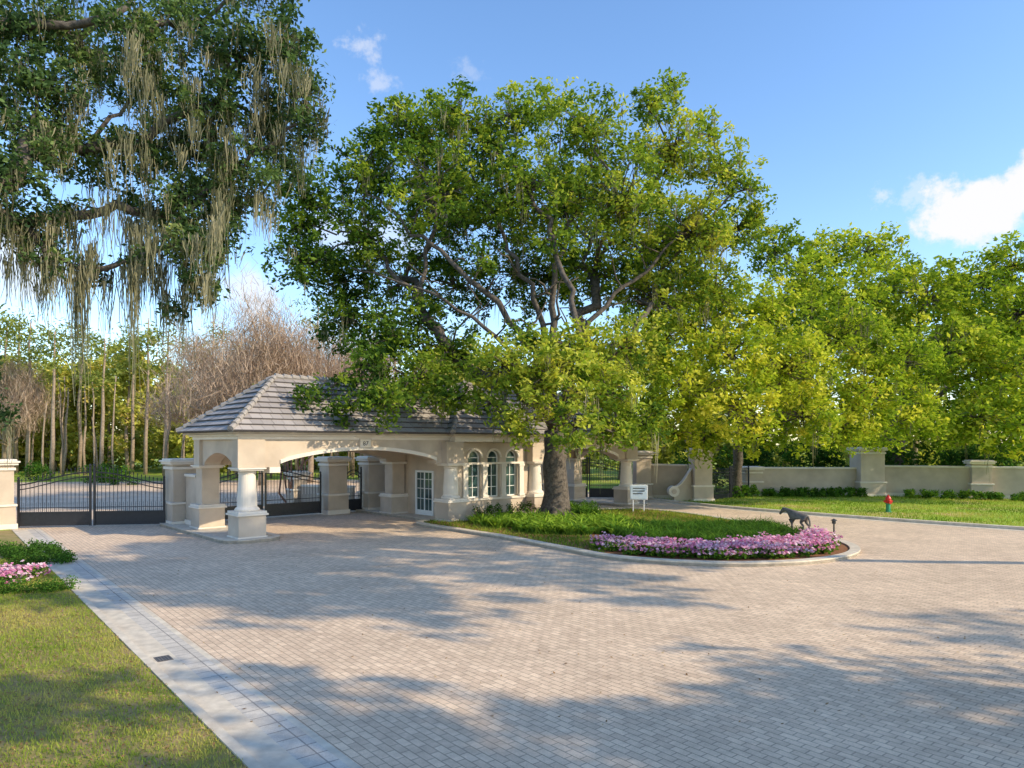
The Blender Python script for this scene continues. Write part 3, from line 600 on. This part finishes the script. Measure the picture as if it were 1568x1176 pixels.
# ---------------------------------------------------------------- hedges and shrubs
def hedge(name,p,q,h,wd,den=26,tint=.4,size=.045,z0=.05):
    p=np.array(p[:2]);q=np.array(q[:2]); c=(p+q)/2; l=np.linalg.norm(q-p)
    return shrub(name,(c[0],c[1],z0+h/2),(l,wd,h*.85),int(den*l*max(wd,.5)*max(1,h)),tint=tint,rz=math.atan2(q[1]-p[1],q[0]-p[0]),size=size,cr=.2)
hedge('hedge',G(-60,912),G(112,905),.30,.5,60,.35,.03,z0=-.02)
hedge('hedge',GH(9.9,-1.5),GH(13.2,-1.7),.75,.9,24,.15); hedge('hedge',GH(13.4,-1.9),GH(17,-2.6),.6,1.0,20,.3)
hedge('hedge',(17,48),(24,47.6),.55,1.3,14,.35,.08); hedge('hedge',(25.5,46.8),(31,44.8),.5,1.0,14,.5,.08); hedge('hedge',(31,44.3),(37,41.5),.45,1.2,14,.55,.08); hedge('hedge',(13.2,46.6),(16.6,47.6),.8,.8,16,.4,.08)
q=G(20,893); flowers('flower_bed',q[0]+rng.uniform(-2.6,.35,80),q[1]+rng.uniform(-.7,.9,80),h=.26,z0=.03)
hedge('shrub_border',(-17.0,24.6),(-13.6,20.8),.22,1.6,22,.2,.04,z0=0)
x=rng.uniform(2,4,40); y=rng.uniform(33.5,36,40); clumps('lily_clumps',x,y,rng.uniform(.5,.8,40),24,P_shrub,.35,wd=.03)
# ---------------------------------------------------------------- trees
def LB(lst,tb=0): return [(W(u,v,D),r/F*D,ti,de) for (u,v,D,r,ti,de) in lst]
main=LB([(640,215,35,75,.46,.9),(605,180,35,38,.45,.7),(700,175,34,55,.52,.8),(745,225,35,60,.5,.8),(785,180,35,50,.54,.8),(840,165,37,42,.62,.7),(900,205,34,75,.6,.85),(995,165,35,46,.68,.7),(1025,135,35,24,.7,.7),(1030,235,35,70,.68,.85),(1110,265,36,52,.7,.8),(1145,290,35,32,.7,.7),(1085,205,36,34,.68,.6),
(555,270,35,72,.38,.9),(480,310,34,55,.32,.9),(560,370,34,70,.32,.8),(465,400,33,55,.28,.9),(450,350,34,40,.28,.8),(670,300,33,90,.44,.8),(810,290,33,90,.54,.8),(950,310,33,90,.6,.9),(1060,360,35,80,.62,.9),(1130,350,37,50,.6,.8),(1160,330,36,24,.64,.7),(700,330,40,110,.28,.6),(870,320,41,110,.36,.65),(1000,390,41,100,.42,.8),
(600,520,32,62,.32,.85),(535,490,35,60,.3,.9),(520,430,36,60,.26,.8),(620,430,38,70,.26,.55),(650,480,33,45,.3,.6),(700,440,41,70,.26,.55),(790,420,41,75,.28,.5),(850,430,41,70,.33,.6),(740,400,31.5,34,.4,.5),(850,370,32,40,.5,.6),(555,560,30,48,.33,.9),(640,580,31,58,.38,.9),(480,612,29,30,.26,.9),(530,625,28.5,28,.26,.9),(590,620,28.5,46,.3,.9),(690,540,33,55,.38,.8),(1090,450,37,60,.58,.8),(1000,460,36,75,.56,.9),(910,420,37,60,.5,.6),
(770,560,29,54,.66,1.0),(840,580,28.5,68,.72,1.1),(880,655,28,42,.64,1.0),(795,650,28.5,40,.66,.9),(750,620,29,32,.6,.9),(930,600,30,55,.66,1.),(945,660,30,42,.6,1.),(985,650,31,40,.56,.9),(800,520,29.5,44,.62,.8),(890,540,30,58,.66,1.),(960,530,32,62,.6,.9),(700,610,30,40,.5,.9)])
tb_=W(850,660,34)
limbs=[([tb_,W(835,560,33),W(760,470,32),W(690,400,32),W(620,340,32.5),W(560,290,34)],.27,.04),([tb_,W(820,600,33),W(740,500,32),W(640,440,32),W(540,410,33)],.20,.03),([tb_,W(845,540,33.5),W(850,430,33.5),W(880,330,34),W(905,240,34)],.30,.05),([tb_,W(830,500,33.5),W(790,400,33),W(740,310,33.5),W(715,240,34)],.22,.04),([tb_,W(880,540,33.5),W(940,450,34),W(1010,390,34.5),W(1060,330,35)],.22,.04)]
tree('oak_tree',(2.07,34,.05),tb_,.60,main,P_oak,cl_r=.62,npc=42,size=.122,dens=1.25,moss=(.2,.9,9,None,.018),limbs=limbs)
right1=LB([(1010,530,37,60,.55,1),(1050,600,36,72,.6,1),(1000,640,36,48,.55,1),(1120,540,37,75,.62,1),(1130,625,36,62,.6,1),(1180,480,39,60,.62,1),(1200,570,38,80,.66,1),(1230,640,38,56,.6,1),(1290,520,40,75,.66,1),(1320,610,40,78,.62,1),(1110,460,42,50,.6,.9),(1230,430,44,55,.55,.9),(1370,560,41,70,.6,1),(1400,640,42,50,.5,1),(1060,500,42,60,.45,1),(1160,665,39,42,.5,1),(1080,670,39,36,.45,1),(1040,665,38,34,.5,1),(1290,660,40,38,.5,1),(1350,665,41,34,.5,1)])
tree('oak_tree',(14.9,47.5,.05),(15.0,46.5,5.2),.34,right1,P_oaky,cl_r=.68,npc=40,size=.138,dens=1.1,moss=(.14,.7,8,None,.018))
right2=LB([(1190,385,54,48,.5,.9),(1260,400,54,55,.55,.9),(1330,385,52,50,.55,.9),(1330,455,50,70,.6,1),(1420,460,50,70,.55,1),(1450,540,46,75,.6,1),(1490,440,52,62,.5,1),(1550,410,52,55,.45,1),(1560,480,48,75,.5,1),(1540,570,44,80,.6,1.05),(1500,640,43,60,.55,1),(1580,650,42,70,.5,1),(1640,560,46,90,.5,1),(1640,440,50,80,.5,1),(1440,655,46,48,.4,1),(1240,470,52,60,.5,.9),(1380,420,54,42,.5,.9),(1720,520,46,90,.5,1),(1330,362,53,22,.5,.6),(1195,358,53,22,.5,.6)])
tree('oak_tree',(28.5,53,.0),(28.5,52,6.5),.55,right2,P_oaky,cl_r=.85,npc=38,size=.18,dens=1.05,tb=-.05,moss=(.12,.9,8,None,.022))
for (u,v,D,r) in ((1210,690,54,.9),(1300,690,54,.9),(1420,690,52,.9),(1100,700,54,.9),(1530,690,50,.9)):
    c=W(u,v,D); shrub('shrub',(c[0],c[1],1.7),(7,3.5,3.4),80,tint=.12,size=.15,npc=50,cr=.6)
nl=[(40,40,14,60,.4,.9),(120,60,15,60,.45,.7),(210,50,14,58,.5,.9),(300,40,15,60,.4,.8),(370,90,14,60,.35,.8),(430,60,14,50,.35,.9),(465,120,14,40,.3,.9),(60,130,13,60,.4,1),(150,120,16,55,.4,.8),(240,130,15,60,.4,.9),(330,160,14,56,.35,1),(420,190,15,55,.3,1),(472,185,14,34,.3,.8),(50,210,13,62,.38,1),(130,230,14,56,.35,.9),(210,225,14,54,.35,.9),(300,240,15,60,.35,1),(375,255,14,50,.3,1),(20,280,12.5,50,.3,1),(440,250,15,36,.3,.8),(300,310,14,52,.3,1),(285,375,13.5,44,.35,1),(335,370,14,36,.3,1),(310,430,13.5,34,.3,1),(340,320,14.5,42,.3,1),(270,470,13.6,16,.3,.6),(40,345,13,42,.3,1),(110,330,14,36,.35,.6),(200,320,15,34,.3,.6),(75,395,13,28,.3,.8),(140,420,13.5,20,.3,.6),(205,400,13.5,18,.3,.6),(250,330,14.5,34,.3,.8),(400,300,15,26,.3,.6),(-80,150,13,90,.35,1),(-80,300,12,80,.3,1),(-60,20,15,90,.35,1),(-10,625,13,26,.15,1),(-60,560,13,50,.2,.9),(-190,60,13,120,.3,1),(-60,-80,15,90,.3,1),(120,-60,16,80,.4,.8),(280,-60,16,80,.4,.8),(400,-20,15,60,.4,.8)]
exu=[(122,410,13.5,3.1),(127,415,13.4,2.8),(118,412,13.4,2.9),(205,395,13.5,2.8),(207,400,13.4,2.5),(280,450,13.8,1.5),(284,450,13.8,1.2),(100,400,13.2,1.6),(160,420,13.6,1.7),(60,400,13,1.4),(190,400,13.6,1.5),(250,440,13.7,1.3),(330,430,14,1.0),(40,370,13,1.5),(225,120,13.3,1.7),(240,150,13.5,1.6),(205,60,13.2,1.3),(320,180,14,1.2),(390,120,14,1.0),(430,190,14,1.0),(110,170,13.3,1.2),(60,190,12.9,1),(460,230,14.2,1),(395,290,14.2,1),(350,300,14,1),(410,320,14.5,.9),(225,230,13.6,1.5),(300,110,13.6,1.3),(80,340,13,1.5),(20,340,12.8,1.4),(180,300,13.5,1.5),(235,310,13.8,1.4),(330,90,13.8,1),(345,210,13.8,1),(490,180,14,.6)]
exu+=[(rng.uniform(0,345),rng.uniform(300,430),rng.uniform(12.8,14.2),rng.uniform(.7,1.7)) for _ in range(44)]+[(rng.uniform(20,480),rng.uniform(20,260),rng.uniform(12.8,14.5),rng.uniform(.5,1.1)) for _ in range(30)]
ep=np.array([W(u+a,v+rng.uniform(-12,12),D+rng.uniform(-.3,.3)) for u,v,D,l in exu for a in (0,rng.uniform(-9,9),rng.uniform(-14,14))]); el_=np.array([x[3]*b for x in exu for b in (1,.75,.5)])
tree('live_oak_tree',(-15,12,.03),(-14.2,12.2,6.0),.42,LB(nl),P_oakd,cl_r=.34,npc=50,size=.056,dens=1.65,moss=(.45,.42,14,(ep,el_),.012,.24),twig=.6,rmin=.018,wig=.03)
def ring_lobes(c,R,z0,z1,nl):
    lb=[]
    for k in range(nl):
        a=2*math.pi*k/nl*2.4; rr=R*.78*math.sqrt((k+.5)/nl); z=z0+(z1-z0)*(1-(rr/R)**2)*rng.uniform(.45,.9)+rng.uniform(0,1.0)
        lb.append((np.array([c[0]+rr*math.cos(a),c[1]+rr*math.sin(a),z]),R*rng.uniform(.24,.36),.4+rng.normal()*.08,rng.uniform(.6,1)))
    return lb
def simple_oak(name,base,top,lb,pal=P_oak,dn=.8,r0=.26): return tree(name,base,top,r0,lb,pal,cl_r=.9,npc=24,size=.24,dens=dn,twig=.2)
# oaks standing to the right of the view; they shade the drive
simple_oak('oak_tree',(25,20,0),(23,16.5,9),ring_lobes((20.5,11.8),7.6,11,22,20)+ring_lobes((13.2,10.2),4.2,11,18,10),dn=.95)
simple_oak('oak_tree',(24,-2,0),(23.8,-1.5,6),ring_lobes((22.8,-1.8),6.8,8,16,16),dn=1.05)
simple_oak('oak_tree',(13.5,-1.5,0),(13,-.6,6.5),ring_lobes((12.4,.0),4.8,9,14.5,12),dn=.95)
simple_oak('oak_tree',(36,2,0),(36,2,6),ring_lobes((36,2),6.5,8,17,13))
# crape myrtle behind the middle gate
cm=empty('crape_myrtle_tree'); A=Acc(); cb=W(447,760,41); cb[2]=0; q=[];
for k in range(9):
    a=2*math.pi*k/9; e=cb+np.array([math.cos(a)*1.6,math.sin(a)*1.6,rng.uniform(3.6,4.8)]); A.tube(wiggle(cb+np.array([math.cos(a)*.15,math.sin(a)*.15,0]),e,6,.04),np.linspace(.075,.03,6),6)
    for j in range(5):
        e2=e+unit(1)[0]*1.2+np.array([0,0,.8]); A.tube(wiggle(e,e2,4,.06),[.03,.02,.015,.008],4); q.append(e2)
M_cm=noisy('crape_bark',(.24,.11,.07),(.40,.22,.14),6,.7); A.obj('stems',[M_cm],cm,smooth=True)
q=np.array(q); C=np.repeat(q,40,0)+rng.normal(size=(len(q)*40,3))*.4; quadmesh('foliage',leafq(C,.08),.5+rng.normal(size=len(C))*.2,P_forest,cm)
# ---------------------------------------------------------------- distant trees
Q=[];T=[];A=Acc()
def far_tree(x,y,h,wd,ti,npc=20,z0=.35,sz=.34,nl_=16,nc=11):
    A.tube(wiggle((x,y,-.2),(x+rng.normal()*.5,y,h*.75),5,.01),np.linspace(.28,.1,5),6)
    for k in range(nl_):
        z=h*(z0+(1-z0)*rng.uniform(0,.97)); sp=wd*.5*(1-.55*((z/h-z0)/(1-z0)))*rng.uniform(.1,1); a=rng.uniform(0,6.28)
        cc=lobe_points((x+sp*math.cos(a),y+sp*math.sin(a),z),wd*.2,nc); 
        C=np.repeat(cc,npc,0)+unit(nc*npc)*rng.uniform(.1,1.1,nc*npc)[:,None]*np.array([1,1,.8])
        Q.append(leafq(C,sz,.5)); T.append(np.repeat(ti+rng.normal(size=nc)*.1,npc)+rng.normal(size=len(C))*.1)
for i in range(66):
    u=-420+i*17.5+rng.uniform(-10,10); D=rng.uniform(84,115); x=(u-784)/F*D; top=rng.uniform(520,600); h=H+(680-top)/F*D
    far_tree(x,D,h,rng.uniform(7,10),rng.choice([.45,.55,.62,.68,.74]),z0=rng.choice([.03,.08,.15]))
for i in range(24):
    u=700+i*50; D=rng.uniform(66,90); x=(u-784)/F*D; top=rng.uniform(430,520) if u>1050 else rng.uniform(520,590); h=H+(680-top)/F*D
    far_tree(x,D,h,rng.uniform(8,12),rng.choice([.35,.45,.55]),z0=.04,npc=18,sz=.38)
pn_=[(25,480,82),(5,505,85),(60,515,86),(95,505,84),(260,500,90),(240,525,92),(350,490,105),(610,500,95),(-60,490,84),(500,470,110),(130,520,82),(165,510,90),(200,530,84),(290,520,86),(-20,500,80),(75,495,92)]
for (u,top,D) in pn_:
    x=(u-784)/F*D; h=H+(680-top)/F*D; A.tube(wiggle((x,D-6,-.2),(x+.4,D-6,h),6,.006),np.linspace(.26,.07,6),6)
    for k in range(15):
        z=h*rng.uniform(.66,1.0); C=np.array([x+rng.normal()*1.5,D-6+rng.normal()*1.5,z])+rng.normal(size=(46,3))*np.array([.8,.8,.35]); Q.append(leafq(C,.30,.3)); T.append(np.full(46,.26)+rng.normal(size=46)*.1)
n=900; yy=rng.uniform(94,125,n); uu=rng.uniform(-500,1900,n); cc=np.column_stack([(uu-784)/F*yy,yy,rng.uniform(.2,4.2,n)]); C=np.repeat(cc,30,0)+rng.normal(size=(n*30,3))*np.array([1.8,1.2,1.0]); C[:,2]=np.abs(C[:,2])
Q.append(leafq(C,.4)); T.append(np.repeat(rng.uniform(.15,.65,n),30)+rng.normal(size=len(C))*.1)
for i in range(60):
    u=rng.uniform(-300,560); D=rng.uniform(74,86); x=(u-784)/F*D; A.tube(wiggle((x,D,-.2),(x+rng.normal()*.4,D,rng.uniform(6,12)),5,.01),np.linspace(rng.uniform(.1,.2),.06,5),5)
ft=empty('distant_trees'); quadmesh('foliage',np.concatenate(Q),np.concatenate(T),P_forest,ft); A.obj('trunks',[M_barkl],ft,smooth=True)
def bare(name,x,y,h,wd):
    root=empty(name); A=Acc(); tips=[]
    A.tube(wiggle((x,y,-.1),(x,y,h*.4),5,.01),np.linspace(.3,.2,5),8)
    for k in range(34):
        a=rng.uniform(0,6.28); r=wd/2*rng.uniform(.2,1.1); e=np.array([x+r*math.cos(a),y+r*math.sin(a),h*(.5+.5*(1-(r/wd*2)**2)*rng.uniform(.4,1.05))]); p=wiggle((x,y,h*rng.uniform(.25,.42)),e,6,.05); A.tube(p,np.linspace(.12,.03,6),5); tips+= [p[3],p[4],p[5],(p[4]+p[5])/2]
        for j in (3,4,5):
            e2=p[j]+unit(1)[0]*1.6+np.array([0,0,.9]); A.tube(wiggle(p[j],e2,4,.06),[.05,.035,.025,.012],4); tips.append(e2)
    A.obj('trunk_and_limbs',[M_barkl],root,smooth=True)
    t=np.array(tips); m=55; B=np.repeat(t,m,0)+rng.normal(size=(len(t)*m,3))*wd*.07; dv=unit(len(B))*.8; dv[:,2]=np.abs(dv[:,2])+.3
    quadmesh('twigs',bladeq(B,dv,rng.uniform(.4,1.3,len(B)),rng.uniform(.012,.03,len(B))),rng.uniform(0,1,len(B)),P_bare,root)
for (u,D,top,wd) in ((400,62,470,14),(475,66,490,12),(330,70,515,11),(15,78,560,9),(560,72,520,11)):
    bare('bare_tree',(u-784)/F*D,D,H+(680-top)/F*D,wd)
for u,D in ((180,62),(150,66),(60,70)):
    c=W(u,680,D); shrub('shrub',(c[0],c[1],.8),(3,2,1.5),22,tint=.3,size=.12,cr=.5)
print('faces',sum(a[0] for a in NF),sorted(NF,reverse=True)[:8])
